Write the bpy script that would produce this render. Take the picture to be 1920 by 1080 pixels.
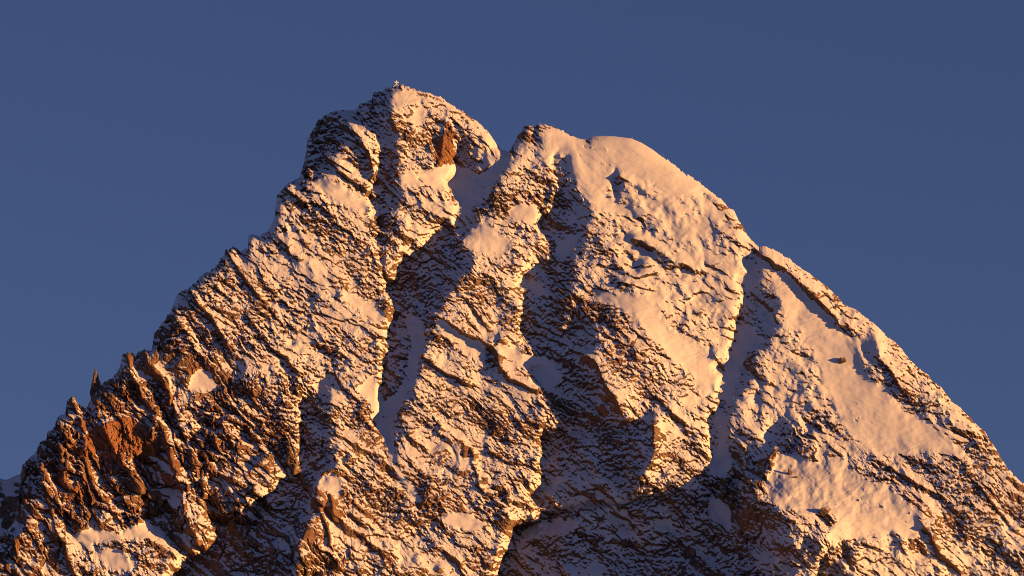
import bpy, bmesh, math, random
import numpy as np
from mathutils import Vector

scene = bpy.context.scene
for o in list(bpy.data.objects): bpy.data.objects.remove(o)

# ---------------------------------------------------------------- camera, sky, sun, exposure
PITCH = math.radians(14)              # the summit is seen from the valley, 3.5 km away
SUN_EL = math.radians(3.5); SUN_AZ = math.radians(70)   # low evening sun, 70 degrees to the right of the viewer's back
DIST = 3500.0; S0 = 0.35              # metres to the summit; metres per photograph pixel there
CAM = np.array([0.0, 0.0, 1.7])
cam = bpy.data.objects.new("camera", bpy.data.cameras.new("camera"))
scene.collection.objects.link(cam); scene.camera = cam
cam.location = CAM
cam.rotation_euler = (math.radians(90)+PITCH, 0, 0)
cam.data.sensor_width = 36; cam.data.lens = 36*DIST/(1920*S0)
cam.data.clip_start = 1; cam.data.clip_end = 120000

SKY_STRENGTH = 0.074
world = bpy.data.worlds.new("World"); scene.world = world; world.use_nodes = True
wn = world.node_tree.nodes; wl = world.node_tree.links; wn.clear()
sky = wn.new("ShaderNodeTexSky"); sky.sky_type = 'NISHITA'; sky.sun_disc = False
sky.sun_elevation = SUN_EL; sky.sun_rotation = math.pi-SUN_AZ
sky.altitude = 2500; sky.air_density = 1.0; sky.dust_density = 0.3; sky.ozone_density = 3.0
tint = wn.new("ShaderNodeMix"); tint.data_type = 'RGBA'; tint.blend_type = 'MULTIPLY'; tint.inputs[0].default_value = 1
tint.inputs[7].default_value = (1.30, .76, .87, 1)
bg = wn.new("ShaderNodeBackground"); bg.inputs[1].default_value = SKY_STRENGTH
wo = wn.new("ShaderNodeOutputWorld")
wl.new(sky.outputs[0], tint.inputs[6]); wl.new(tint.outputs[2], bg.inputs[0]); wl.new(bg.outputs[0], wo.inputs[0])

sun_d = bpy.data.lights.new("sun", 'SUN'); sun_d.energy = 4.5; sun_d.angle = math.radians(0.5); sun_d.color = (1.0, 0.455, 0.12)
sun = bpy.data.objects.new("sun", sun_d); scene.collection.objects.link(sun)
to_sun = Vector((math.cos(SUN_EL)*math.sin(SUN_AZ), -math.cos(SUN_EL)*math.cos(SUN_AZ), math.sin(SUN_EL)))
sun.rotation_euler = to_sun.to_track_quat('Z', 'Y').to_euler(); sun.location = to_sun*3000
scene.view_settings.view_transform = 'Standard'; scene.view_settings.look = 'None'
scene.view_settings.exposure = 0.82; scene.view_settings.gamma = 1.0
scene.cycles.diffuse_bounces = 1; scene.cycles.sample_clamp_indirect = 0.05
scene.cycles.pixel_filter_type = 'BLACKMAN_HARRIS'; scene.cycles.filter_width = 1.0
FWD = np.array([0, math.cos(PITCH), math.sin(PITCH)]); UP = np.array([0, -math.sin(PITCH), math.cos(PITCH)]); RT = np.array([1.0, 0, 0])
def world_at(px, py, d):
    """photograph pixel and relief (pixels nearer than the summit plane) -> metres"""
    t = DIST-np.asarray(d, float)*S0
    a = (np.asarray(px, float)-960)*S0/DIST; b = (540-np.asarray(py, float))*S0/DIST
    return CAM+t[..., None]*(FWD+a[..., None]*RT+b[..., None]*UP)

# ---------------------------------------------------------------- helpers
def link(name, mesh, parent=None, mat=None):
    o = bpy.data.objects.new(name, mesh); scene.collection.objects.link(o)
    if mat: mesh.materials.append(mat)
    if parent: o.parent = parent
    return o
def grid_mesh(name, P, attrs=None, smooth=True, flip=False):
    n, m = P.shape[:2]
    me = bpy.data.meshes.new(name)
    me.vertices.add(n*m); me.vertices.foreach_set('co', P.reshape(-1).astype(np.float32))
    i = (np.arange(n-1)[:, None]*m+np.arange(m-1)[None, :]).astype(np.int32)
    q = np.stack([i, i+m, i+m+1, i+1] if not flip else [i, i+1, i+m+1, i+m], -1).reshape(-1)
    k = (n-1)*(m-1)
    me.loops.add(k*4); me.loops.foreach_set('vertex_index', q)
    me.polygons.add(k); me.polygons.foreach_set('loop_start', np.arange(0, k*4, 4, dtype=np.int32))
    me.polygons.foreach_set('use_smooth', np.full(k, smooth))
    me.update(calc_edges=True)
    for nm, v in (attrs or {}).items():
        a = me.attributes.new(nm, 'FLOAT', 'POINT'); a.data.foreach_set('value', v.reshape(-1).astype(np.float32))
    return me
# ---- drawn layout, in photograph pixels (1920 x 1080); one pixel is 0.35 m on the plane through the summit
RIDGE = [(-60,1050),(0,1007),(26,980),(35,930),(38,892),(42,872),(56,858),(69,846),(76,829),(87,824),(90,810),(104,799),
(108,782),(115,777),(121,776),(124,764),(125,751),(132,744),(139,743),(145,754),(155,763),(163,765),(168,752),
(174,738),(189,722),(197,716),(208,709),(218,701),(226,687),(228,673),(231,663),(239,660),(249,663),(255,668),(259,659),(270,656),
(279,657),(285,654),(287,640),(289,625),(296,616),(304,605),(311,599),(314,590),(321,584),(327,568),(330,556),(337,548),(353,539),
(368,528),(377,518),(384,512),(394,510),(398,503),(409,494),(413,484),(421,477),(423,466),(427,469),(436,462),(446,466),
(451,473),(458,466),(465,465),(466,441),(472,438),(478,439),(485,444),(496,435),(505,427),(510,418),(515,407),
(517,387),(520,365),(530,356),(537,345),(556,335),(562,333),(566,318),(570,303),(574,282),(576,262),(587,242),(595,225),
(610,215),(625,207),(640,206),(655,207),(670,204),(675,195),(697,187),(700,174),(715,170),(727,164),(737,161),(750,159),(762,161),
(780,169),(805,174),(830,184),(842,194),(865,207),(880,219),(900,231),(915,247),(930,267),(937,277),(952,285),(956,281),
(965,268),(970,256),(979,247),(981,238),(987,235),(996,235),(1002,239),(1008,233),(1021,233),(1041,238),(1060,248),(1080,258),(1100,262),
(1110,256),(1136,254),(1153,255),(1184,259),(1201,266),(1224,280),(1243,294),(1266,309),(1269,313),(1289,327),(1311,341),(1331,358),
(1350,371),(1358,379),(1365,389),(1376,394),(1384,410),(1392,422),(1401,442),(1411,452),(1421,462),(1435,461),(1454,470),(1474,482),(1497,499),
(1519,513),(1536,527),(1559,544),(1573,558),(1581,569),(1605,580),(1618,591),(1640,607),(1660,627),(1672,636),(1690,652),(1700,668),
(1713,681),(1722,690),(1741,703),(1746,712),(1765,726),(1776,741),(1790,755),(1815,778),(1828,793),(1847,810),(1859,829),(1875,855),(1887,875),
(1901,891),(1918,906),(1940,925),(2000,990)]

# hollows and walls that face away from the low sun: where the relief must lie behind the rib to its right
HOLLOWS = [
 [(555,345),(566,300),(573,262),(595,216),(625,200),(668,196),(700,166),(724,160),(735,176),(727,200),(720,215),(734,240),(745,262),(752,280),(730,270),(708,265),(705,240),(690,228),(668,224),(655,240),(650,258),(640,268),(634,282),(620,298),(612,318),(600,332),(585,338)],
 [(705,285),(728,272),(745,283),(740,310),(740,330),(748,342),(742,355),(752,370),(745,385),(730,402),(724,430),(718,445),(717,487),(727,509),(737,535),(755,484),(789,470),(810,445),(848,425),(854,399),(862,385),(845,360),(837,345),(855,327),(855,312),(848,296),(858,278),(880,280),(900,290),(918,280),(935,275),(952,284),(955,300),(930,340),(920,355),(920,374),(910,385),(907,397),(900,413),(885,425),(876,444),(871,473),(885,490),(879,509),(848,532),(829,557),(829,575),(812,594),(806,608),(798,630),(789,667),(790,680),(775,712),(770,729),(761,740),(755,768),(737,794),(740,813),(737,841),(734,842),(724,830),(708,805),(698,785),(717,774),(708,743),(710,709),(719,695),(716,667),(730,656),(722,630),(724,613),(737,599),(736,580),(727,543),(719,501),(708,473),(705,453),(712,425),(700,391),(690,365),(702,345),(705,315)],
 [(1035,298),(1035,321),(1041,341),(1038,391),(1013,411),(1010,417),(1015,439),(1030,459),(1031,481),(1006,495),(983,509),(978,520),(966,540),(975,546),(975,625),(992,644),(1003,661),(1026,673),(1023,684),(989,687),(998,706),(1012,720),(1031,740),(1045,763),(1076,799),(1012,815),(1018,841),(1012,869),(1015,903),(995,934),(1021,970),(962,984),(950,1029),(933,1069),(930,1100),(1445,1100),(1445,1080),(1456,1058),(1453,1024),(1479,1018),(1476,990),(1448,956),(1430,950),(1408,945),(1411,917),(1428,891),(1440,866),(1429,850),(1398,848),(1367,825),(1364,786),(1370,760),(1390,738),(1401,707),(1404,684),(1432,642),(1440,628),(1443,614),(1454,586),(1454,569),(1429,541),(1418,527),(1420,500),(1430,480),(1423,466),(1392,490),(1395,507),(1381,524),(1394,558),(1381,583),(1376,614),(1370,631),(1359,656),(1370,673),(1342,687),(1359,704),(1345,735),(1350,763),(1322,786),(1334,832),(1331,875),(1312,897),(1286,914),(1207,936),(1185,934),(1202,883),(1210,849),(1202,821),(1224,793),(1221,784),(1190,784),(1150,795),(1125,760),(1120,715),(1100,690),(1099,667),(1113,658),(1107,641),(1119,613),(1090,594),(1071,591),(1062,620),(1045,627),(1043,605),(1060,580),(1057,546),(1074,518),(1071,481),(1085,456),(1094,425),(1103,408),(1100,391),(1080,358),(1069,335),(1066,313),(1062,293),(1052,300)],
 [(1488,789),(1474,808),(1443,842),(1432,850),(1435,834),(1429,820),(1446,797),(1465,785)],
 [(1530,1062),(1545,1034),(1563,1021),(1583,1012),(1598,1032),(1606,1095),(1522,1095)],
 [(560,760),(585,735),(600,712),(625,715),(612,760),(618,790),(613,827),(627,869),(604,894),(596,928),(579,945),(579,979),(559,1007),(556,1046),(542,1057),(514,1071),(490,1100),(300,1100),(349,1057),(363,1046),(338,1035),(304,1001),(276,973),(273,950),(259,931),(268,915),(253,860),(275,845),(312,829),(324,883),(335,911),(332,934),(343,973),(352,996),(363,1046),(391,1035),(405,1010),(388,962),(388,897),(417,897),(431,928),(450,950),(456,973),(478,970),(490,934),(515,917),(528,900),(559,889),(565,875),(559,813),(567,790)],
 [(290,732),(298,735),(332,777),(355,830),(352,850),(338,830),(310,785)],
 [(363,802),(383,805),(403,839),(403,858),(374,844),(360,830)],
 [(276,660),(282,622),(332,555),(329,619),(310,644),(298,660)],
 [(20,990),(30,900),(60,850),(85,850),(75,900),(60,960),(40,1000),(20,1040),(-40,1080),(-40,1040)],
 [(918,655),(931,640),(931,672),(922,678),(908,668)],
 [(1145,345),(1152,325),(1160,330),(1158,352),(1165,362),(1155,365)],
 [(1004,243),(997,262),(1012,268),(1008,250)],
]

# smooth snow: fields, couloirs and aprons
SNOWFIELDS = [
 [(745,337),(762,315),(787,326),(830,309),(855,308),(880,315),(905,330),(935,300),(952,290),(955,300),(930,340),(915,375),(885,392),(862,385),(845,350),(820,355),(800,345),(770,350),(748,345)],
 [(875,445),(890,415),(912,413),(935,430),(955,455),(960,475),(930,478),(895,470),(877,468)],
 [(950,400),(970,385),(1000,385),(1010,400),(1008,430),(985,420),(965,415)],
 [(975,290),(985,270),(1030,285),(1020,255),(1042,238),(1070,255),(1100,262),(1110,257),(1140,252),(1190,254),(1215,270),(1240,288),(1270,308),(1310,331),(1345,362),(1370,395),(1355,390),(1330,372),(1310,352),(1290,365),(1250,370),(1230,350),(1210,345),(1200,335),(1180,330),(1160,318),(1150,330),(1148,352),(1138,345),(1128,350),(1140,370),(1170,385),(1210,395),(1200,408),(1150,400),(1115,395),(1085,350),(1065,325),(1060,290),(1050,285),(1030,305),(1000,290)],
 [(1105,550),(1170,548),(1210,555),(1240,590),(1270,620),(1320,650),(1350,690),(1340,740),(1320,750),(1300,700),(1250,660),(1200,600),(1160,580),(1120,570)],
 [(1395,600),(1378,640),(1362,690),(1352,730),(1362,745),(1380,715),(1400,660),(1420,625)],
 [(1345,770),(1335,785),(1345,810),(1350,830),(1330,870),(1325,885),(1350,895),(1372,885),(1370,850),(1362,830),(1366,790),(1360,765)],
 [(1440,510),(1470,510),(1520,560),(1560,600),(1600,640),(1620,700),(1660,730),(1690,770),(1740,790),(1790,830),(1800,860),(1740,845),(1690,855),(1650,850),(1600,820),(1560,760),(1545,720),(1510,640),(1470,600),(1455,560)],
 [(1448,855),(1487,852),(1515,862),(1540,868),(1577,860),(1605,880),(1628,905),(1661,908),(1684,928),(1712,956),(1732,1001),(1704,1010),(1667,998),(1633,1001),(1619,1015),(1585,1012),(1555,1026),(1549,996),(1563,984),(1585,976),(1549,956),(1507,973),(1487,950),(1448,945),(1436,903),(1456,875)],
 [(584,337),(620,340),(648,353),(682,379),(712,421),(698,425),(680,405),(654,384),(630,378),(612,370),(590,350)],
 [(132,1007),(158,990),(203,996),(232,1004),(239,990),(276,973),(318,1012),(346,1049),(320,1032),(285,1010),(253,1010),(214,1018),(163,1027)],
 [(175,1040),(220,1030),(260,1060),(240,1080),(200,1065)],
 [(755,585),(775,592),(800,600),(796,630),(789,667),(778,712),(758,745),(740,775),(737,800),(739,841),(748,880),(775,915),(800,950),(808,968),(795,958),(770,930),(740,890),(724,845),(716,815),(708,795),(712,775),(730,745),(752,725),(768,690),(772,640)],
 [(812,590),(835,600),(870,630),(905,642),(915,665),(905,680),(885,665),(850,640),(820,620)],
 [(820,965),(880,962),(905,985),(900,995),(860,990),(835,985)],
 [(925,645),(960,650),(990,665),(1026,673),(1040,690),(1060,710),(1040,722),(1010,712),(985,690),(960,675),(930,660)],
 [(975,998),(1030,970),(1080,975),(1100,985),(1060,1000),(1010,1005),(980,1015)],
 [(985,530),(1000,525),(1015,545),(1040,540),(1035,555),(1000,555)],
 [(1045,455),(1060,450),(1085,430),(1080,460),(1060,480),(1045,500),(1040,480)],
 [(370,690),(385,690),(393,705),(415,730),(360,735),(350,722)],
 [(598,905),(615,880),(635,890),(642,925),(628,930),(610,922)],
 [(635,540),(690,560),(722,590),(718,610),(690,590),(650,565)],
 [(700,700),(712,740),(716,772),(706,782),(690,750),(660,725),(680,720)],
 [(735,170),(765,172),(770,185),(745,205),(738,195)],
 [(775,205),(800,208),(795,235),(785,240),(775,225)],
 [(1330,920),(1370,950),(1372,1000),(1350,985),(1330,960)],
 [(1200,970),(1260,972),(1270,985),(1220,985)],
 [(1030,892),(1075,890),(1060,905),(1035,912)],
 [(1255,640),(1300,645),(1330,690),(1300,690),(1270,665)],
]

# x, y, snow cover 0..1, block size factor, steep-grain share, rust share
REGIONS = [
 (100,900,.16,1.2,1.0,.6),(200,820,.10,1.3,1.0,.75),(150,870,.14,1.2,1.0,.65),(330,850,.16,1.2,1.0,.6),(380,750,.22,1.2,.7,.55),(60,1040,.2,1.0,1.0,.6),(200,1040,.45,1.0,.6,.25),(300,950,.16,1.2,1.0,.6),
 (330,720,.25,1.2,.9,.5),(330,620,.20,1.1,.5,.45),(260,680,.18,1.2,1.0,.55),(400,560,.42,1.0,.4,.2),(460,500,.50,1.0,.3,.15),(450,640,.38,1.1,.4,.25),
 (420,800,.25,1.3,.6,.55),(500,840,.32,1.0,.4,.45),(450,960,.15,1.2,.8,.2),(540,990,.25,1.1,.6,.1),(520,760,.32,1.1,.5,.3),
 (540,400,.55,1.0,.2,.12),(600,360,.62,1.0,.2,.1),(600,450,.52,.8,.2,.12),(640,520,.52,.75,.2,.1),(560,560,.50,.8,.2,.12),(680,600,.55,.7,.2,.08),
 (600,650,.48,.8,.3,.15),(660,720,.50,.9,.3,.1),(650,800,.40,1.0,.6,.3),(590,800,.3,1.0,.5,.1),(700,860,.42,.9,.5,.25),(620,960,.22,1.1,.9,.6),
 (700,960,.36,.8,.4,.3),(800,860,.52,.7,.1,.15),(830,920,.45,.8,.1,.2),(800,1040,.42,.7,.2,.25),(880,1040,.42,.7,.1,.2),(900,900,.45,.8,.1,.2),
 (590,270,.25,1.2,.3,0),(640,230,.40,1.0,.2,0),(690,200,.35,1.0,.2,0),(680,270,.55,.9,.1,.1),(660,310,.58,.9,.1,.1),
 (740,230,.50,.8,.3,.3),(760,190,.68,.8,.1,.05),(830,210,.58,.8,.1,.15),(820,270,.40,.9,.8,.6),(850,240,.42,.9,.4,.5),(880,260,.45,1.0,.2,.35),(780,300,.48,.8,.2,.15),
 (725,330,.38,.8,.2,0),(790,390,.55,.8,.2,.08),(800,430,.50,.8,.2,.15),(800,500,.28,1.1,.4,.1),(790,560,.25,1.2,.4,.1),(740,450,.45,.9,.3,.3),
 (735,640,.40,.8,.3,0),(870,560,.52,.8,0,.15),(940,560,.52,.7,0,.12),(860,500,.48,.7,0,.2),(930,510,.5,.7,0,.2),(980,350,.45,.9,.3,.25),(960,310,.40,.9,.4,.1),(1000,300,.6,.9,.2,0),
 (1010,460,.48,.8,.1,.15),(1050,400,.42,1.0,.3,0),(1040,560,.42,.8,.1,0),(1010,600,.38,.8,.1,0),(860,700,.52,.7,0,.12),(950,720,.48,.7,0,.15),
 (960,800,.45,.8,0,.2),(1000,760,.5,.7,0,.15),(1060,640,.40,.9,.2,.3),(1080,560,.38,1.0,.3,.4),(1110,740,.30,1.1,.6,.6),(1160,640,.45,.9,.2,.3),
 (1140,700,.42,.9,.2,.3),(1230,700,.52,.8,.1,.1),(1210,770,.42,1.0,.3,.2),(1270,800,.58,.8,.1,.1),(1260,870,.50,.8,.1,.15),(1090,860,.40,.7,0,0),
 (1050,930,.45,.9,0,0),(1130,960,.42,.7,0,0),(1200,1030,.36,.8,0,0),(1030,1050,.36,.8,0,0),(1300,1000,.42,1.0,0,0),(1330,1060,.3,.9,0,0),
 (1250,950,.25,1.0,.2,0),(1400,990,.2,1.1,1.0,.5),(1390,920,.25,1.1,.6,0),(1440,1000,.38,.8,.3,.1),(1500,1040,.45,.9,.2,.25),(1560,1060,.3,1.0,.3,.2),
 (1100,440,.60,.9,.1,.2),(1180,430,.66,1.0,.1,.05),(1250,460,.66,1.1,.3,.05),(1330,480,.66,1.1,.3,.05),(1280,530,.66,1.1,.2,.05),(1130,500,.58,.9,.1,.05),
 (1230,370,.75,1.2,.2,.05),(1300,400,.78,1.1,.1,.05),(1370,430,.62,1.0,.2,.3),(1385,400,.4,1.0,.2,.5),(1350,590,.66,1.0,.2,.05),(1410,560,.55,1.0,.2,.0),(1420,600,.6,1.0,.2,.0),(1385,690,.6,1.0,.2,0),(1210,580,.72,1.0,.1,.05),
 (1380,560,.66,1.0,.2,.05),(1440,480,.6,1.0,.2,.1),(1500,520,.52,1.0,.2,.15),(1560,580,.5,.9,.2,.15),(1440,650,.58,.9,.2,.05),(1480,680,.62,1.0,.2,.05),
 (1480,740,.72,1.2,.3,.05),(1540,740,.70,1.2,.3,.05),(1440,780,.58,1.0,.2,.1),(1500,830,.56,1.3,.9,.2),(1560,820,.58,1.2,.4,.1),(1620,870,.55,1.1,.3,.1),
 (1590,680,.68,1.0,.1,.05),(1620,640,.66,1.0,.1,.1),(1660,680,.55,1.1,.3,.2),(1700,720,.52,1.0,.0,.25),(1680,760,.6,1.0,.0,.1),(1780,790,.62,1.0,.2,.1),
 (1820,850,.5,.8,.1,.3),(1860,900,.45,.8,.2,.3),(1700,880,.55,1.1,.4,.15),(1760,920,.48,.9,.2,.25),(1800,1000,.45,.8,.3,.35),(1880,980,.42,.9,.3,.35),
 (1820,1060,.42,1.0,.4,.5),(1740,1050,.5,.9,.3,.3),(1660,1040,.55,1.0,.3,.15),(1920,1060,.4,.9,.3,.3),(1600,1050,.5,1.0,.3,.15),
]
# bare rust-coloured rock faces
RUST = [
 [(195,800),(230,790),(265,800),(305,845),(300,855),(262,858),(240,845),(205,848),(160,835),(165,815)],
 [(825,250),(850,235),(855,270),(845,300),(822,312),(812,300)],
 [(1125,760),(1160,770),(1150,790),(1120,790)],
]

# single ribs: half width, height, line
CRESTS = [
 (9,20,[(240,668),(250,700),(285,765),(318,830),(338,905),(350,960),(372,1015)]),
 (8,18,[(272,662),(305,715),(335,775),(362,850),(366,880)]),
 (7,16,[(362,805),(378,845),(400,880),(440,905)]),
 (7,16,[(195,800),(215,845),(245,880),(262,925),(276,965)]),
 (8,18,[(139,748),(150,790),(160,840),(152,850)]),
 (7,16,[(112,800),(118,850),(124,900),(140,925)]),(6,14,[(75,845),(82,890),(86,905)]),(7,15,[(55,925),(50,985),(30,1015)]),
 (7,14,[(90,925),(105,980),(125,1030),(140,1075)]),
 (7,14,[(160,880),(200,940),(230,985)]),
 (9,18,[(612,885),(598,930),(582,985),(562,1040),(556,1085)]),
 (6,16,[(590,940),(610,985),(622,1020)]),(6,14,[(618,900),(622,960)]),
 (12,24,[(1100,668),(1118,676),(1140,715),(1162,760),(1170,785)]),
 (7,14,[(812,590),(850,612),(900,640),(930,655)]),(6,14,[(795,665),(840,700),(885,720)]),
 (7,14,[(935,640),(935,670)]),(6,12,[(937,690),(960,712),(1005,735)]),
 (8,14,[(640,235),(668,250),(690,290),(700,330)]),(7,12,[(615,300),(650,330),(690,362)]),
 (8,16,[(735,225),(748,250),(745,268)]),(8,9,[(838,225),(830,275),(822,312)]),
 (7,14,[(530,350),(560,372),(572,385)]),(6,12,[(425,470),(450,510),(490,560)]),
 (6,12,[(360,545),(400,600),(430,660)]),(6,12,[(470,600),(510,650),(560,700)]),
 (7,14,[(1225,790),(1230,840),(1205,890)]),(6,12,[(1240,755),(1262,775),(1300,800)]),
 (8,16,[(1420,470),(1470,505),(1530,560),(1575,610)]),(7,12,[(1640,650),(1675,700),(1695,735)]),
 (7,12,[(1190,445),(1250,480),(1300,510)]),(6,10,[(1160,330),(1195,350),(1215,365)]),
 (7,12,[(1400,955),(1385,1010),(1380,1080)]),
 (7,12,[(1640,860),(1690,890),(1740,920)]),(7,12,[(1690,960),(1740,1000),(1780,1060)]),
]
# ---- relief maths (numpy only).  Relief d = distance in pixels towards the viewer.
SLOPE = .92
X0, X1, Y0, Y1 = -100, 2020, 100, 1320
XS = np.arange(X0, X1+1, dtype=np.float32); YS = np.arange(Y0, Y1+1, dtype=np.float32)
W, H = len(XS), len(YS)
GX, GY = np.meshgrid(XS, YS)
rng = np.random.default_rng(11)

def blur(a, s, sy=None):
    sy = s if sy is None else sy
    p = int(3*max(s, sy))+2
    b = np.pad(a, p, mode='edge')
    fy = np.fft.fftfreq(b.shape[0])[:, None]; fx = np.fft.rfftfreq(b.shape[1])[None, :]
    k = np.exp(-2*(math.pi**2)*((fx*s)**2+(fy*sy)**2))
    r = np.fft.irfft2(np.fft.rfft2(b)*k, s=b.shape)
    return r[p:-p, p:-p].astype(np.float32)

def fill(polys, xs, ys):
    m = np.zeros((len(ys), len(xs)), bool)
    for P in polys:
        q = np.array(P, float)
        for j in np.nonzero((ys >= q[:, 1].min()) & (ys <= q[:, 1].max()))[0]:
            y = ys[j]+.013
            a = q; b = np.roll(q, -1, 0)
            c = (a[:, 1] <= y) != (b[:, 1] <= y)
            if not c.any(): continue
            t = (y-a[c, 1])/(b[c, 1]-a[c, 1]); r = np.sort(a[c, 0]+t*(b[c, 0]-a[c, 0]))
            for i in range(0, len(r)-1, 2):
                m[j, np.searchsorted(xs, r[i]):np.searchsorted(xs, r[i+1])] = True
    return m

def vnoise(x, y, seed):                       # smooth lattice noise, -1..1
    t = np.random.default_rng(seed).uniform(-1, 1, (256, 256)).astype(np.float32)
    xi = np.floor(x).astype(np.int32); yi = np.floor(y).astype(np.int32)
    fx = x-xi; fy = y-yi
    fx = fx*fx*(3-2*fx); fy = fy*fy*(3-2*fy)
    xa = xi & 255; xb = (xi+1) & 255; ya = yi & 255; yb = (yi+1) & 255
    return (t[ya, xa]*(1-fx)+t[ya, xb]*fx)*(1-fy)+(t[yb, xa]*(1-fx)+t[yb, xb]*fx)*fy

def fbm(x, y, seed, n=4, g=.5):
    r = 0; a = 1; s = 0
    for i in range(n):
        r = r+a*vnoise(x*2**i+7.3*i, y*2**i+3.1*i, seed+i); s += a; a *= g
    return (r/s).astype(np.float32)

def blocks(x, y, seed, bias, tilt):           # broken rock: each cell its own tilted face, h about -1..1
    g = np.random.default_rng(seed)
    jx, jy, off, tx, ty = [g.uniform(0, 1, (256, 256)).astype(np.float32) for _ in range(5)]
    xi = np.floor(x).astype(np.int32); yi = np.floor(y).astype(np.int32)
    best = np.full(x.shape, 9, np.float32); h = np.zeros(x.shape, np.float32); second = best.copy()
    for oy in (-1, 0, 1):
        for ox in (-1, 0, 1):
            cx = (xi+ox) & 255; cy = (yi+oy) & 255
            dx = x-(xi+ox+jx[cy, cx]); dy = y-(yi+oy+jy[cy, cx])
            d = dx*dx+dy*dy
            v = (off[cy, cx]-.5)*.9+(tx[cy, cx]-.5)*2*tilt*dx+((ty[cy, cx]-.5)*2*tilt+bias)*dy
            n = d < best
            second = np.where(n, best, np.minimum(second, d))
            h = np.where(n, v, h); best = np.where(n, d, best)
    edge = np.sqrt(second)-np.sqrt(best)
    return h.astype(np.float32), edge.astype(np.float32)

# sun in the camera's frame
SR = math.cos(SUN_EL)*math.sin(SUN_AZ)
SU = math.sin(PITCH)*math.cos(SUN_EL)*math.cos(SUN_AZ)+math.cos(PITCH)*math.sin(SUN_EL)
SF = math.cos(PITCH)*math.cos(SUN_EL)*math.cos(SUN_AZ)-math.sin(PITCH)*math.sin(SUN_EL)
KM, KK = SU/SR, SF/SR                         # per pixel leftwards a ray drops KM and recedes KK

rx = np.array([p[0] for p in RIDGE], float); ry = np.array([p[1] for p in RIDGE], float)
def ridge_y(x): return np.interp(x, rx, ry)

def base_relief(x, y):
    b = SLOPE*(y-160)
    b = b+.11*np.clip(860-x, -40, 1200)-.02*np.clip(x-1000, 0, 2000)
    b = b-125*np.exp(-((x-1225)/225)**4-((y-1080)/165)**2)      # wide lower bowl
    b = b+45*np.exp(-((x-1180)/90)**2-((y-640)/150)**2)
    return b

# coarse solve: sink the hollows behind the sun line of the rib to their right
CS = 3
cx = np.arange(X0-60, X1+200, CS, dtype=float); cy = np.arange(Y0-40, Y1+60, CS, dtype=float)
CX, CY = np.meshgrid(cx, cy)
dark = fill(HOLLOWS, cx, cy)
base = base_relief(CX, CY)
shr = KM*(cx-cx[0])
yy = np.arange(cy[0], cy[-1]+shr[-1], CS)
def shear(a):
    o = np.empty((len(yy), len(cx)))
    for i in range(len(cx)): o[:, i] = np.interp(yy-shr[i], cy, a[:, i])
    return o
def unshear(a):
    o = np.empty((len(cy), len(cx)))
    for i in range(len(cx)): o[:, i] = np.interp(cy+shr[i], yy, a[:, i])
    return o
dm = shear(dark.astype(float)) > .5
ridge_c = ridge_y(cx)[None, :]
above = shear((CY < ridge_c-2).astype(float)) > .5
edge_in = np.minimum(1, blur(dark.astype(np.float32), 4)*1.0)     # deeper in the middle
marg = shear(2+7*np.clip(blur(dark.astype(np.float32), 2.2)-.5, 0, 1)*2)
dmi = dm & ~above
runs = []                                     # for every sun line: the dark stretches (left, right)
for j in range(len(yy)):
    e = np.diff(np.concatenate([[0], dmi[j].astype(np.int8), [0]]))
    runs.append([(l, r-1) for l, r in zip(np.nonzero(e == 1)[0], np.nonzero(e == -1)[0]) if r-l >= 2 and r < len(cx)-14])
tl = np.arange(90)
U = np.zeros_like(base)
NIT = 100
for it in range(NIT):
    Q = shear(base+U)-KK*cx[None, :]
    Q0 = Q.copy()
    raise_w = .30 if it < NIT*.75 else 0.0    # ribs are lifted first, then the hollows are cut to fit
    if raise_w:
        for j, rs in enumerate(runs):
            for l, r in rs:
                c = r+1
                need = (Q[j, l:r+1]+.4*marg[j, l:r+1]).max()-Q[j, c]
                if need > 0 and not above[j, c]:
                    lift = min(need, 90)*raise_w
                    L = int(min(84, max(8, (Q[j, l]-Q[j, c]+need)*.45/CS*2.6)))
                    L = min(L, len(cx)-c-1)
                    Q[j, c:c+L] += lift*(1-tl[:L]/L)
    run = np.full(len(yy), -1e9)
    for i in range(len(cx)-1, -1, -1):
        q = Q[:, i]
        ab = above[:, i]
        lit = ~dm[:, i]
        v = np.where(lit, np.maximum(q, np.where(run > -1e8, run+.2, q)), np.minimum(q, np.where(run > -1e8, run-marg[:, i], q)))
        v = np.where(ab, q, v)
        Q[:, i] = v
        run = np.where(ab, run-2, np.maximum(run, v))
    dU = unshear(Q-Q0)
    last = it >= NIT-8
    U = U+np.where(dU > 0, (.2 if last else .6)*dU, (1.0 if last else .12 if raise_w else .4)*dU)
    if it < NIT-1:
        s = 1.5 if it < NIT*.4 else (.9 if it < NIT*.85 else .45)
        U = blur(U.astype(np.float32), s, s*2.6)*.985
U_pre = U.copy(); thin = fill(HOLLOWS[3:5], cx, cy)
for i in range(1, len(cx)):                    # no rib falls away towards the sun faster than this
    ok_ = (~dark[:, i] | thin[:, i]) & (~dark[:, i-1] | thin[:, i-1]) & (cy > ridge_c[0, i]+6)
    U[:, i] = np.where(ok_, np.maximum(U[:, i], U[:, i-1]-.20*CS), U[:, i])
rs_ = blur((U-U_pre).astype(np.float32), .7, 14)
U = U_pre+rs_*np.clip(1-1.0*blur((dark & ~thin).astype(np.float32), .8)*1.5, 0, 1)
def shadow_test(Dc):
    Q = shear(Dc)-KK*cx[None, :]
    r = np.maximum.accumulate(np.where(above, -1e9, Q)[:, ::-1], axis=1)[:, ::-1]
    return unshear((Q < r-1.0).astype(float)) > .5

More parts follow.
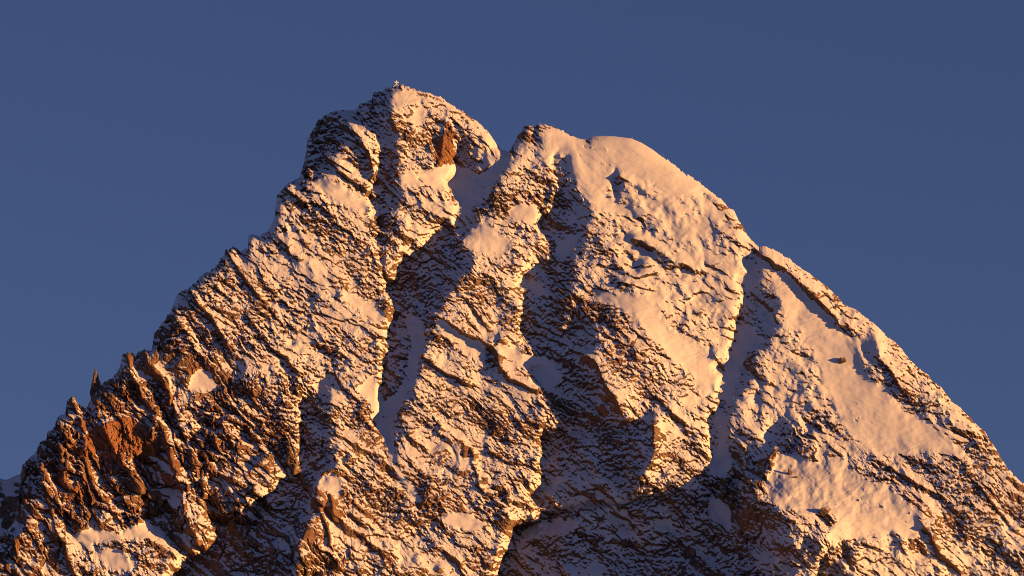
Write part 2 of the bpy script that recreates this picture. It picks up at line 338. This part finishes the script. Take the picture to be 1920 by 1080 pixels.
def sample(a, ax, ay, x, y):                  # bilinear
    fx = np.clip((x-ax[0])/(ax[1]-ax[0]), 0, len(ax)-1.001); fy = np.clip((y-ay[0])/(ay[1]-ay[0]), 0, len(ay)-1.001)
    xi = fx.astype(np.int32); yi = fy.astype(np.int32); fx = (fx-xi).astype(np.float32); fy = (fy-yi).astype(np.float32)
    return (a[yi, xi]*(1-fx)+a[yi, xi+1]*fx)*(1-fy)+(a[yi+1, xi]*(1-fx)+a[yi+1, xi+1]*fx)*fy

wx = 5*vnoise(GX/38, GY/38, 91)+2.5*vnoise(GX/14, GY/14, 92)
wy = 5*vnoise(GX/38, GY/38, 93)+2.5*vnoise(GX/14, GY/14, 94)
w0x = 4.5*fbm(GX/17, GY/17, 97, 3); w0y = 4.5*fbm(GX/17, GY/17, 98, 3)
U1 = sample(blur(U.astype(np.float32), .5), cx, cy, GX+.9*wx+w0x, GY+.9*wy+w0y)
D = (base_relief(GX, GY)+U1).astype(np.float32)

# region fields
gx2, gy2 = np.meshgrid(np.arange(X0, X1+8, 8.), np.arange(Y0, Y1+8, 8.))
num = np.zeros((4,)+gx2.shape); den = 1e-9
for (x, y, c, bs, st, ru) in REGIONS:
    k = 1/(((gx2-x)**2+(gy2-y)**2)+25.**2)**2
    num += k*np.array([c, bs, st, ru])[:, None, None]; den = den+k
num /= den
fx_ = gx2[0]; fy_ = gy2[:, 0]
COVER, BSIZE, STEEP, RUSTY = [sample(n.astype(np.float32), fx_, fy_, GX+wx, GY+wy) for n in num]
field = blur(fill(SNOWFIELDS, XS, YS).astype(np.float32), 3.0)
field = sample(field, XS, YS, GX+.7*wx, GY+.7*wy)
rustp = sample(blur(fill(RUST, XS, YS).astype(np.float32), 6.0), XS, YS, GX+wx*1.4, GY+wy*1.4)
rustp = np.clip(rustp*1.2+1.0*fbm(GX/22, GY/30, 251, 4, .6)*(rustp > .02)*np.minimum(rustp*5, 1)-.05, 0, 1)

def rot(x, y, deg):
    c, s = math.cos(math.radians(deg)), math.sin(math.radians(deg))
    return x*c+y*s, -x*s+y*c
w3x = 1.0*wx+.6*vnoise(GX/7, GY/7, 95); w3y = 1.0*wy+.6*vnoise(GX/7, GY/7, 96)
def grain(deg, seed, along, across):
    wx2 = GX+w3x; wy2 = GY+w3y
    u, v = rot(wx2, wy2, deg)
    u2, v2 = rot(wx2, wy2, deg-16); u3, v3 = rot(wx2, wy2, deg+14)
    h1, e1 = blocks(u/(60*along), v/(60*across), seed, .45, .9)
    h2, e2 = blocks(u2/(23*along)+.25*h1, v2/(23*across)+3.3, seed+1, .45, 1.1)
    h3, e3 = blocks(u3/(10*along)+.2*h2, v3/(7.4*across)+8.1, seed+2, .4, 1.3)
    h4, e4 = blocks(u/(5.2*along)+.2*h3, v/(4.0*across)+1.7, seed+3, .4, 1.4)
    h5, e5 = blocks(u2/(2.8*along), v2/(2.2*across)+5.7, seed+4, .3, 1.4)
    crack = (np.exp(-(e2/.05)**2)*2.2+np.exp(-(e3/.08)**2)*1.4)*np.clip(.2+1.6*vnoise(GX/23, GY/19, seed+9), 0, 1)
    return m1*(8.5*h1+5.6*h2)+m2*(4.0*h3+2.8*h4+1.7*h5)-crack
m1 = np.clip(.85+1.1*vnoise(GX/120, GY/90, 221), .35, 1.7)
m2 = np.clip(.95+1.9*fbm(GX/62, GY/46, 223, 3), .12, 2.0)
RA = grain(34, 500, 1.35, .80)
ub, vb = rot(GX+2*wx, GY+2*wy, 62)
sl, se = blocks(ub/120, vb/34, 650, -.2, 1.2)
RB = grain(60, 600, 1.6, .66)*.85+12*sl-3.0*np.exp(-(se/.06)**2)
uq, vq = rot(GX+w3x*.8, GY+w3y*.8, -22)
c1, ce1 = blocks(uq/11, vq/7, 701, .2, 1.5)
c2, ce2 = blocks(uq/4.6+.3*c1, vq/3.4, 706, .2, 1.6)
cmix = np.clip(.55+1.2*vnoise(GX/48, GY/40, 711), .1, 1.2)
uj, vj = rot(GX+.7*wx, GY+.7*wy, 44)
j1, je1 = blocks(uj/190, vj/15, 721, .5, .6)
j2, je2 = blocks(uj/75+.2*j1, vj/7.5, 724, .5, .8)
jg = np.clip(.45+1.3*vnoise(GX/66, GY/52, 727), 0, 1)*np.clip(1.5-1.2*COVER, .4, 1)
RA = RA*(1-.3*jg)+jg*(4.2*j1+2.6*j2-2.8*np.exp(-(je1/.06)**2)-1.2*np.exp(-(je2/.09)**2))
RA = RA*(1-.25*cmix)+cmix*(4.6*c1+3.0*c2-1.8*np.exp(-(ce1/.08)**2))
st = np.clip(STEEP+.35*vnoise(GX/60, GY/60, 77), 0, 1)
st = st*st*(3-2*st)
R = RA*(1-st)+RB*st*1.15
ru, rv = rot(GX+4*wx, GY+4*wy, 52)
rib = 1-np.abs(fbm(ru/210, rv/62, 201, 3))*2.6
RIB = 8*rib+6*fbm(GX/90, GY/70, 205, 3)
ru2, rv2 = rot(GX+2*wx, GY+2*wy, 38)
RIB += 4*(1-np.abs(fbm(ru2/95, rv2/26, 208, 2))*2.4)
R += 1.0*fbm(GX/3.0, GY/3.0, 40, 2)
calm = 1-np.clip(rustp*1.1, 0, 1)*.45
R = R*BSIZE*calm
fine = fbm(GX/9, GY/9, 83, 4)
field = np.clip((blur(field, 7)-.5)*2.6+.5+.75*fbm(GX/17, GY/13, 87, 4, .65)+.2*vnoise(GX/4, GY/3, 84)-2.6*np.clip(fbm(rot(GX, GY, 34)[0]/15, rot(GX, GY, 34)[1]/6, 241, 4)-.30-.45*np.clip(.8-vnoise(GX/70, GY/60, 243)*1.6, 0, 1), 0, 1)*3, 0, 1)
rough = 1-.97*field
AMP = .86*(1.12-.50*np.clip((COVER-.4)/.35, 0, 1))
R = R*AMP
wu, wv = rot(GX+2*wx, GY+2*wy, -14)
drift = 3.6*fbm(GX/70, GY/70, 60, 3)+.7*fbm(rot(GX, GY, 20)[0]/24, rot(GX, GY, 20)[1]/8, 63, 3)+.6*np.clip(.1+1.5*fbm(GX/80, GY/60, 231, 2), 0, 1)*fbm(wu/15, wv/3.2, 233, 3)
def near(P, reach):
    q = np.array(P, float)
    j0, j1_ = int(max(0, q[:, 1].min()-reach-Y0)), int(min(H, q[:, 1].max()+reach-Y0)); i0, i1_ = int(max(0, q[:, 0].min()-reach-X0)), int(min(W, q[:, 0].max()+reach-X0))
    gx = (GX+.8*wx)[j0:j1_, i0:i1_]; gy = (GY+.8*wy)[j0:j1_, i0:i1_]; d = np.full(gx.shape, 1e6); side = np.zeros(gx.shape)
    for a, b in zip(q[:-1], q[1:]):
        v = b-a; t = np.clip(((gx-a[0])*v[0]+(gy-a[1])*v[1])/(v@v), 0, 1)
        ex = gx-a[0]-t*v[0]; ey = gy-a[1]-t*v[1]; dd = np.hypot(ex, ey); n = dd < d
        side = np.where(n, np.sign(ex*v[1]-ey*v[0]), side); d = np.where(n, dd, d)
    return slice(j0, j1_), slice(i0, i1_), d, side
for (w, h, P) in CRESTS:                       # single ribs and slabs: steep on the left, gentler on the right
    a, b, d, side = near(P, 4*w)
    ww = np.where(side > 0, 1.9*w, .7*w)
    R[a, b] = R[a, b]*(1-.35*np.exp(-(d/w)**2))+h*np.exp(-(d/ww)**1.6)
Rk = R*(.10+.90*rough)+RIB*(.12+.88*blur(rough, 6))*np.clip(1.25-.6*COVER, .4, 1)
# snow lies where the ground is flatter and in hollows; COVER is the share of ground it takes
gy_, gx_ = np.gradient(blur(Rk, .9))
gy_ = gy_+SLOPE
nzw = (math.cos(PITCH)*gy_-math.sin(PITCH))/np.sqrt(gx_**2+gy_**2+1)
raw = 1.5*nzw+.055*(blur(Rk, 5.0)-Rk)+.40*fbm(GX/3.4, GY/2.5, 81, 3, .6)+(.70+1.0*np.clip(COVER-.35, 0, .5))*fbm(rot(GX+w3x*2, GY+w3y*2, 36)[0]/75, rot(GX+w3x*2, GY+w3y*2, 36)[1]/26, 85, 4, .6)
ok = (GY > ridge_y(XS)[None, :]) & (field < .1)
pc = np.percentile(raw[ok][::37], np.linspace(0, 100, 101))
rank = np.interp(raw, pc, np.linspace(0, 1, 101)).astype(np.float32)
cov = np.clip(COVER+.15+.6*np.clip(COVER-.56, 0, 1), 0, .97)
score = (rank-(1-cov))*4.5+7*np.clip(field-.3, 0, 1)-3*rustp*(1-field)
SNOW = np.clip(score+.5, 0, 1)
snow_lv = blur(Rk, 2.2)+drift*(.15+.85*field)+.5
hw = np.clip(.62+1.5*(COVER-.45), .62, .98)
Hs = Rk*(1-hw)+(blur(Rk, 4.5)*.5+snow_lv*.5)*hw
Hh = Rk*(1-SNOW)+(Hs*(1-field)+snow_lv*field)*SNOW
SNOW = SNOW.astype(np.float32)
# ---------------------------------------------------------------- materials
def node_mat(name, rough=.8):
    m = bpy.data.materials.new(name); m.use_nodes = True
    n = m.node_tree.nodes; b = n['Principled BSDF']; b.inputs['Roughness'].default_value = rough
    b.inputs['Specular IOR Level'].default_value = .15
    return m, n, m.node_tree.links, b
def mixc(n, l, f, a, b):
    x = n.new('ShaderNodeMix'); x.data_type = 'RGBA'
    for s, v in ((0, f), (6, a), (7, b)):
        if isinstance(v, (tuple, float, int)): x.inputs[s].default_value = v if not isinstance(v, tuple) else v+(1,)
        else: l.new(v, x.inputs[s])
    return x.outputs[2]
def noise(n, l, co, scale, detail=4, rough=.6):
    t = n.new('ShaderNodeTexNoise'); t.inputs['Scale'].default_value = scale; t.inputs['Detail'].default_value = detail
    t.inputs['Roughness'].default_value = rough; l.new(co, t.inputs['Vector']); return t.outputs['Fac']
def ramp(n, l, f, a, b):
    r = n.new('ShaderNodeMapRange'); r.inputs[1].default_value = a; r.inputs[2].default_value = b; l.new(f, r.inputs[0]); return r.outputs[0]

ROCK_DARK = (.090, .066, .052); ROCK_BROWN = (.26, .165, .105); ROCK_RUST = (.36, .165, .08); SNOW_COL = (.73, .745, .80)
def rock_and_snow(name, use_attr=True):
    m, n, l, b = node_mat(name, .85)
    g = n.new('ShaderNodeNewGeometry'); co = g.outputs['Position']
    big = noise(n, l, co, .035, 5); mid = noise(n, l, co, .22, 6, .65); fine = noise(n, l, co, 1.3, 5, .7)
    c = mixc(n, l, ramp(n, l, mid, .40, .62), ROCK_DARK, ROCK_BROWN)
    if use_attr:
        ar = n.new('ShaderNodeAttribute'); ar.attribute_name = 'rust'
        rr = n.new('ShaderNodeMath'); rr.operation = 'ADD'; l.new(ar.outputs['Fac'], rr.inputs[0])
        r2 = n.new('ShaderNodeMath'); r2.operation = 'MULTIPLY_ADD'; l.new(big, r2.inputs[0]); r2.inputs[1].default_value = 1.6; r2.inputs[2].default_value = -.85
        l.new(r2.outputs[0], rr.inputs[1]); rr.use_clamp = True
        c = mixc(n, l, rr.outputs[0], c, mixc(n, l, ramp(n, l, fine, .3, .7), (.24, .115, .058), ROCK_RUST))
    dust = ramp(n, l, fine, .60, .66)
    if use_attr:
        a = n.new('ShaderNodeAttribute'); a.attribute_name = 'snow'
        f = n.new('ShaderNodeMath'); f.operation = 'MULTIPLY_ADD'; l.new(fine, f.inputs[0]); f.inputs[1].default_value = .5; f.inputs[2].default_value = -.25
        s = n.new('ShaderNodeMath'); s.operation = 'ADD'; l.new(a.outputs['Fac'], s.inputs[0]); l.new(f.outputs[0], s.inputs[1])
        sf = ramp(n, l, s.outputs[0], .38, .62)
        c = mixc(n, l, sf, mixc(n, l, dust, c, (.45, .44, .45)), SNOW_COL)
    else:
        sp = n.new('ShaderNodeSeparateXYZ'); l.new(g.outputs['Normal'], sp.inputs[0])
        s = n.new('ShaderNodeMath'); s.operation = 'MULTIPLY_ADD'; l.new(mid, s.inputs[0]); s.inputs[1].default_value = .5; l.new(sp.outputs[2], s.inputs[2])
        sf = ramp(n, l, s.outputs[0], .82, .92)
        c = mixc(n, l, sf, c, SNOW_COL)
    l.new(c, b.inputs['Base Color'])
    bp = n.new('ShaderNodeBump'); bp.inputs['Strength'].default_value = .55; bp.inputs['Distance'].default_value = .6
    inv = n.new('ShaderNodeMath'); inv.operation = 'MULTIPLY_ADD'; l.new(sf, inv.inputs[0]); inv.inputs[1].default_value = -.93; inv.inputs[2].default_value = 1
    hh = n.new('ShaderNodeMath'); hh.operation = 'MULTIPLY'; l.new(fine, hh.inputs[0]); l.new(inv.outputs[0], hh.inputs[1])
    l.new(hh.outputs[0], bp.inputs['Height']); l.new(bp.outputs[0], b.inputs['Normal'])
    return m
mat_mount = rock_and_snow('snow_covered_rock')
mat_stone = rock_and_snow('rock_with_snow_caps', False)
m, n, l, b = node_mat('valley_snow', .8)
g = n.new('ShaderNodeNewGeometry')
l.new(mixc(n, l, ramp(n, l, noise(n, l, g.outputs['Position'], .002, 6), .45, .62), (.78, .79, .82), (.10, .10, .09)), b.inputs['Base Color'])
mat_valley = m
m, n, l, b = node_mat('rime_covered_iron', .6)
g = n.new('ShaderNodeNewGeometry')
l.new(mixc(n, l, ramp(n, l, noise(n, l, g.outputs['Position'], 1.5, 3), .30, .42), (.30, .27, .25), (.86, .86, .88)), b.inputs['Base Color'])
mat_rime = m
m, n, l, b = node_mat('weathered_iron', .6)
g = n.new('ShaderNodeNewGeometry')
l.new(mixc(n, l, noise(n, l, g.outputs['Position'], 4, 3), (.16, .13, .12), (.42, .38, .36)), b.inputs['Base Color'])
mat_iron = m

# ---------------------------------------------------------------- the mountain
MX = np.concatenate([-60-np.cumsum(1.2*1.09**np.arange(1, 62))[::-1], np.arange(-60, 1980.01, 1.05), 1980+np.cumsum(1.2*1.09**np.arange(1, 68))])
NR = 1060
rid = np.interp(MX, rx, ry)
rid = np.where(MX < -60, 1050+(-60-MX)*1.05, np.where(MX > 2000, 990+(MX-2000)*1.05, rid))
snowy = np.exp(-((MX-1170)/75)**4)
inside = ((MX > -70) & (MX < 1990)).astype(float)
jr = blocks((MX/7).astype(np.float32), np.full_like(MX, 3.3, dtype=np.float32), 77, .3, 1.0)[0]*2.4+blocks((MX/2.6).astype(np.float32), np.full_like(MX, 8.3, dtype=np.float32), 78, .3, 1.0)[0]*1.1
rid_s = np.convolve(np.pad(rid, 12, mode='edge'), np.hanning(27)[1:-1]/np.hanning(27)[1:-1].sum(), 'valid')
rid_s = np.where(inside > 0, rid_s, rid)
rid = rid+jr*(1-.9*snowy)*inside+.8
bot = np.maximum(1290, rid+160)
tt = np.linspace(0, 1, NR)
tt = tt*.96+.04*tt**3                          # a little denser near the crest
kw = np.hanning(83)[1:-1]; rid_w = np.convolve(np.pad(rid, 40, mode='edge'), kw/kw.sum(), 'valid')
wi = np.clip(np.minimum(MX+55, 1975-MX)/60, 0, 1); rid_w = rid_w*wi+rid*(1-wi)
ar = (bot-rid_w)[None, :]*tt[:, None]
PY = (rid_w[None, :]+ar+(rid-rid_w)[None, :]*np.exp(-ar/45.0)).astype(np.float32)
PX = np.repeat(MX[None, :], NR, 0).astype(np.float32)
inr = (PX >= X0) & (PX <= X1) & (PY <= Y1)
cX = np.clip(PX, X0, X1); cY = np.clip(PY, Y0, Y1)
fade = np.exp(-np.maximum(np.abs(PX-cX), np.abs(PY-cY))/60.0)
far_rough = 9*fbm(PX/60, PY/60, 301, 5)*(1-fade)
dep = base_relief(PX, PY)-SLOPE*np.maximum(rid_w-1060, 0)[None, :]+sample(D-base_relief(GX, GY), XS, YS, cX, cY)*fade
hgt = sample(Hh, XS, YS, cX, cY)*fade+far_rough
snw = sample(SNOW, XS, YS, cX, cY)*fade+(1-fade)*np.clip(.5+2*fbm(PX/25, PY/12, 305, 4), 0, 1)
rst = sample(np.clip(RUSTY*.82+.55*rustp, 0, 1.0).astype(np.float32), XS, YS, cX, cY)*fade
tr = np.maximum(PY-rid_s[None, :], -14)
tr = np.where(tr < 0, tr*.4, tr)
dep = dep-26*np.exp(-tr/10.0)-14*np.exp(-tr/34.0)*(1-.2*snowy[None, :])
hgt = hgt*(1-.55*np.exp(-np.maximum(PY-rid[None, :], 0)/6.0))
Ds = blur(D, 14)
gyD, gxD = np.gradient(Ds)
nx = -sample(gxD, XS, YS, cX, cY); ny = sample(gyD, XS, YS, cX, cY); nz_ = np.ones_like(nx)
ln = np.sqrt(nx*nx+ny*ny+1); nx = .25*nx/ln; ny = .12*ny/ln; nz_ = .25/ln+.75
ln = np.sqrt(nx*nx+ny*ny+nz_*nz_)
N = (nx/ln)[..., None]*RT+(ny/ln)[..., None]*UP-(nz_/ln)[..., None]*FWD
P = world_at(PX, PY, dep)+N*(hgt*S0)[..., None]
del N
ZG = -6.0
# skirt down to the valley in front, and the far side behind the crest
k = np.linspace(0, 1, 81)[1:, None, None]**1.5
last = P[-1][None]; drop = (last[..., 2:3]-ZG)
fr = np.concatenate([np.repeat(last[..., 0:1], 80, 0)+0*k, last[..., 1:2]-drop*k*1.05, last[..., 2:3]-drop*k], -1)
wob = fbm((fr[..., 0]/80).astype(np.float32), (fr[..., 2]/60).astype(np.float32), 311, 5, .6)[..., None]*38*np.minimum(k*20, 1)*np.minimum((1-k)*6, 1)
fr = fr+wob*np.array([0, -1, .3])
top = P[0][None]; dropb = (top[..., 2:3]-ZG)
kb = np.linspace(0, 1, 41)[1:, None, None]**2.0
bk = np.concatenate([np.repeat(top[..., 0:1], 40, 0)+0*kb, top[..., 1:2]+dropb*kb*.85+4*np.minimum(kb*60, 1), top[..., 2:3]-dropb*kb], -1)
wob = fbm((bk[..., 0]/70).astype(np.float32), (bk[..., 1]/70).astype(np.float32), 315, 5)[..., None]*34*np.minimum(kb*6, 1)*np.minimum((1-kb)*6, 1)
bk = (bk+wob*np.array([0, .7, -.7]))[::-1]
full = np.concatenate([bk, P, fr], 0)
def ext(a, v0, v1): return np.concatenate([np.broadcast_to(v0, (40, a.shape[1])), a, np.broadcast_to(v1, (80, a.shape[1]))], 0)
sn_b = np.clip(.5+2*fbm((bk[..., 0]/30).astype(np.float32), (bk[..., 2]/30).astype(np.float32), 321, 4), 0, 1)
sn_f = np.clip(.6+2.4*fbm((fr[..., 0]/22).astype(np.float32), (fr[..., 2]/14).astype(np.float32), 322, 5, .6), 0, 1)
me = grid_mesh('mountain', full, {'snow': ext(snw, sn_b, sn_f), 'rust': ext(rst, 0, 0)}, smooth=False)
mountain = link('mountain', me, None, mat_mount); mountain['kind'] = 'structure'
mountain['label'] = 'steep rocky mountain with snow fields, gullies and two summits in low orange sun'
TOP = P[0]
def crest(px, back=0.0):
    """point on the crest above photograph column px"""
    i = np.interp(px, MX, np.arange(len(MX))); j = int(i); f = i-j
    return TOP[j]*(1-f)+TOP[j+1]*f
def face(px, py):
    j = int(np.argmin(np.abs(MX-px))); i = int(np.argmin(np.abs(PY[:, j]-py)))
    return P[i, j]
del full

# darker slope far behind the left foot of the ridge
fx = np.arange(-1500, 150, 3.0); fyv = np.linspace(0, 1, 150)
crx = 897+3*np.sin(fx/23)+1.5*np.sin(fx/7.0)-np.clip(fx-10, 0, 200)*.35+np.clip(-60-fx, 0, 2000)*.75
FX = np.repeat(fx[None], 150, 0); FY = crx[None]+fyv[:, None]*520
fd = -430+.9*(FY-np.maximum(crx, 900)[None])-.25*np.clip(-60-FX, 0, 2000)+8*fbm((FX/22).astype(np.float32), (FY/22).astype(np.float32), 401, 5)
fs = np.clip(.50+3.0*fbm((FX/16).astype(np.float32), (FY/13).astype(np.float32), 404, 4), 0, 1)
Pf = world_at(FX, FY, fd)
backf = Pf[0][None]+np.linspace(1, 0, 12)[:-1, None, None]**2*np.array([0, 500, -600.])
Pf = np.concatenate([backf, Pf], 0); fs = np.concatenate([np.ones((11, len(fx))), fs], 0)
low = Pf[-1][None]+(np.linspace(0, 1, 8)[1:, None, None])*np.concatenate([0*Pf[-1][:, :1], -(Pf[-1][:, 2:]-ZG)*.3, -(Pf[-1][:, 2:]-ZG)], -1)[None]
Pf = np.concatenate([Pf, low], 0); fs = np.concatenate([fs, np.ones((7, len(fx)))], 0)
far = link('far_hillside', grid_mesh('far_hillside', Pf, {'snow': fs, 'rust': fs*0}), None, mat_mount); far['kind'] = 'structure'

# valley floor out to the horizon
gr = np.concatenate([-np.geomspace(60000, 50, 40), [0], np.geomspace(50, 60000, 40)])
gX, gY = np.meshgrid(gr, gr)
rr_ = np.hypot(gX, gY)
gZ = -2.0+fbm((gX/900).astype(np.float32), (gY/900).astype(np.float32), 411, 4)*np.clip(rr_/300-.5, 0, 25)*.3
gm = grid_mesh('ground', np.stack([gX, gY, gZ], -1), flip=True)
ground = link('ground', gm, None, mat_valley); ground['kind'] = 'structure'
# ---------------------------------------------------------------- things on the mountain
def bar(bm, a, b, w, t=None, taper=1.0):
    """square bar from a to b, w wide across x, t thick"""
    a = Vector(a); b = Vector(b); z = (b-a).normalized()
    x = Vector((1, 0, 0)) if abs(z.x) < .9 else Vector((0, 0, 1))
    y = z.cross(x).normalized(); x = y.cross(z).normalized(); t = t or w
    vs = []
    for p, s in ((a, 1), (b, taper)):
        for sx, sy in ((-1, -1), (1, -1), (1, 1), (-1, 1)): vs.append(bm.verts.new(p+x*(sx*w*s/2)+y*(sy*t*s/2)))
    for f in ((3, 2, 1, 0), (4, 5, 6, 7), (0, 1, 5, 4), (1, 2, 6, 5), (2, 3, 7, 6), (3, 0, 4, 7)): bm.faces.new([vs[i] for i in f])
def from_bm(name, bm, mat, parent=None, bevel=0):
    if bevel: bmesh.ops.bevel(bm, geom=bm.edges[:], offset=bevel, segments=2, affect='EDGES', profile=.6)
    bmesh.ops.recalc_face_normals(bm, faces=bm.faces[:])
    me = bpy.data.meshes.new(name); bm.to_mesh(me); bm.free()
    return link(name, me, parent, mat)
def empty(name, loc, label, cat, group=None, rz=0):
    o = bpy.data.objects.new(name, None); scene.collection.objects.link(o); o.location = loc; o.rotation_euler = (0, 0, rz)
    o.empty_display_size = .5
    o['label'] = label; o['category'] = cat
    if group: o['group'] = group
    return o

# summit cross: 743.5 px across, top at 148.5, foot at about 161
cp = crest(743.5); cp = cp+np.array([0, 1.2, -.5])
cross = empty('summit_cross', Vector(cp), 'rime covered summit cross with slanting braces on the highest top', 'cross', rz=math.radians(12))
bm = bmesh.new(); bar(bm, (0, 0, -.6), (0, 0, 4.75), .55, .42); up_ = from_bm('upright', bm, mat_rime, cross, .06)
bm = bmesh.new(); bar(bm, (-1.42, -.02, 3.45), (1.42, -.02, 3.45), .60, .36); from_bm('crossbeam', bm, mat_rime, cross, .06)
bm = bmesh.new(); bar(bm, (0, 0, -.7), (0, 0, .75), 1.05, .95, .7); from_bm('plinth', bm, mat_rime, cross, .1)
for sx, sy in ((-1, -1), (1, -1), (1, 1), (-1, 1)):
    bm = bmesh.new(); bar(bm, (sx*.15, sy*.12, 2.45), (sx*2.35, sy*1.5, -.35), .24, .24); from_bm('brace', bm, mat_rime, cross, .03)

# iron stakes along the crest
LB = ['thin rime covered iron stake beside the dark rock notch left of the lower top',
      'thin iron stake on the pointed rocky crest at the left end of the lower top',
      'thin iron stake halfway down the snow slope right of the pointed rocky crest',
      'thin iron stake on the small rock step where the rounded snow dome begins',
      'thin iron stake on the highest part of the rounded snow dome',
      'thin iron stake at the right shoulder of the rounded snow dome',
      'tall iron stake on the steepening snow crest below the rounded dome',
      'lowest iron stake of the row on the right hand snow crest']
SP = [(998.5, 1.2), (1011.5, 1.6), (1038, 1.3), (1115, 1.6), (1155, 1.6), (1186, 1.5), (1243, 2.2), (1313, 1.9)]
for i, ((px, h), lb) in enumerate(zip(SP, LB)):
    p = crest(px)+np.array([0, .5, -.3])
    s = empty('iron_stake', Vector(p), lb, 'stake', 'iron stakes along the snowy crest', rz=.5*i)
    bm = bmesh.new(); bar(bm, (0, 0, -.6), (.06*(i % 3-1), 0, h), .12, .12, .8)
    from_bm('pole', bm, mat_iron, s)
    bm = bmesh.new(); bmesh.ops.create_icosphere(bm, subdivisions=2, radius=.13, matrix=__import__('mathutils').Matrix.Translation((.06*(i % 3-1), 0, h)))
    for v in bm.verts: v.co.z = h+(v.co.z-h)*1.3
    from_bm('rime_cap', bm, mat_rime, s)

def rock_mesh(name, sx, sy, sz, seed, sub=5, power=2.2, lean=(0, 0), strata=.0, profile=None):
    """broken stone: a box-like ball cut by random planes and roughened"""
    g = np.random.default_rng(seed)
    bm = bmesh.new(); bmesh.ops.create_icosphere(bm, subdivisions=sub, radius=1)
    V = np.array([v.co for v in bm.verts])
    V = V/(np.abs(V)**power).sum(1, keepdims=True)**(1/power)
    for _ in range(22):
        nrm = g.normal(size=3); nrm /= np.linalg.norm(nrm); off = g.uniform(.66, .95)
        d = V@nrm-off; V = V-np.clip(d, 0, None)[:, None]*nrm
    r = fbm((V[:, 0]*2.3+V[:, 2]*1.1+5).astype(np.float32), (V[:, 1]*2.3+V[:, 2]*1.7+9).astype(np.float32), seed, 5)
    r2 = blocks((V[:, 0]*3+V[:, 1]*2+20).astype(np.float32), (V[:, 2]*5+20).astype(np.float32), seed+3, .4, .9)[0]
    V = V*(1+.10*r+.07*r2)[:, None]
    z = V[:, 2].copy()
    if profile is not None:
        f = np.interp(z, profile[0], profile[1]); V[:, 0] *= f; V[:, 1] *= f
    V = V*np.array([sx, sy, sz])
    V[:, 0] += lean[0]*z*sz; V[:, 1] += lean[1]*z*sz
    for v, c in zip(bm.verts, V): v.co = c
    bmesh.ops.recalc_face_normals(bm, faces=bm.faces[:])
    me = bpy.data.meshes.new(name); bm.to_mesh(me); bm.free()
    return me
def stone(name, px, py, size, seed, label, cat, lift=0, **kw):
    me = rock_mesh(name, *size, seed, **kw)
    o = link(name, me, None, mat_stone)
    p = face(px, py)
    o.location = Vector(p)+Vector((0, -.25*size[1], lift)); o['label'] = label; o['category'] = cat
    return o
# needle on the left ridge (176,694 down to about 172,740)
b0 = crest(177)
me = rock_mesh('rock_needle', 2.6, 2.8, 11.5, 21, 6, 2.6, lean=(-.03, 0), profile=([-1, -.3, .2, .45, .62, .8, 1], [2.3, 1.7, 1.25, .85, .8, .5, .25]))
o = link('rock_needle', me, None, mat_stone); o.location = Vector(crest(178))+Vector((.3, .5, 3.5))
o['label'] = 'slender dark rock needle standing free on the left ridge'; o['category'] = 'rock needle'
stone('boulder', 1480, 889, (1.5, 1.7, 2.9), 31, 'brown boulder casting a pointed shadow on the large smooth snow field', 'boulder', lift=1.0, power=3)
stone('boulder', 1491, 896, (2.3, 1.5, .9), 32, 'low dark rock just right of the boulder with the pointed shadow', 'boulder', lift=.2, power=3, lean=(0, 0))
stone('rock_outcrop', 1546, 962, (3.6, 2.6, 2.6), 33, 'brown rock outcrop casting a long shadow at the lower left edge of the snow field', 'outcrop', lift=1.2, power=3)
stone('boulder', 1579, 678, (2.6, 2.4, 2.4), 34, 'round snow topped boulder on the right hand snow slope', 'boulder', lift=.6, power=2.4)
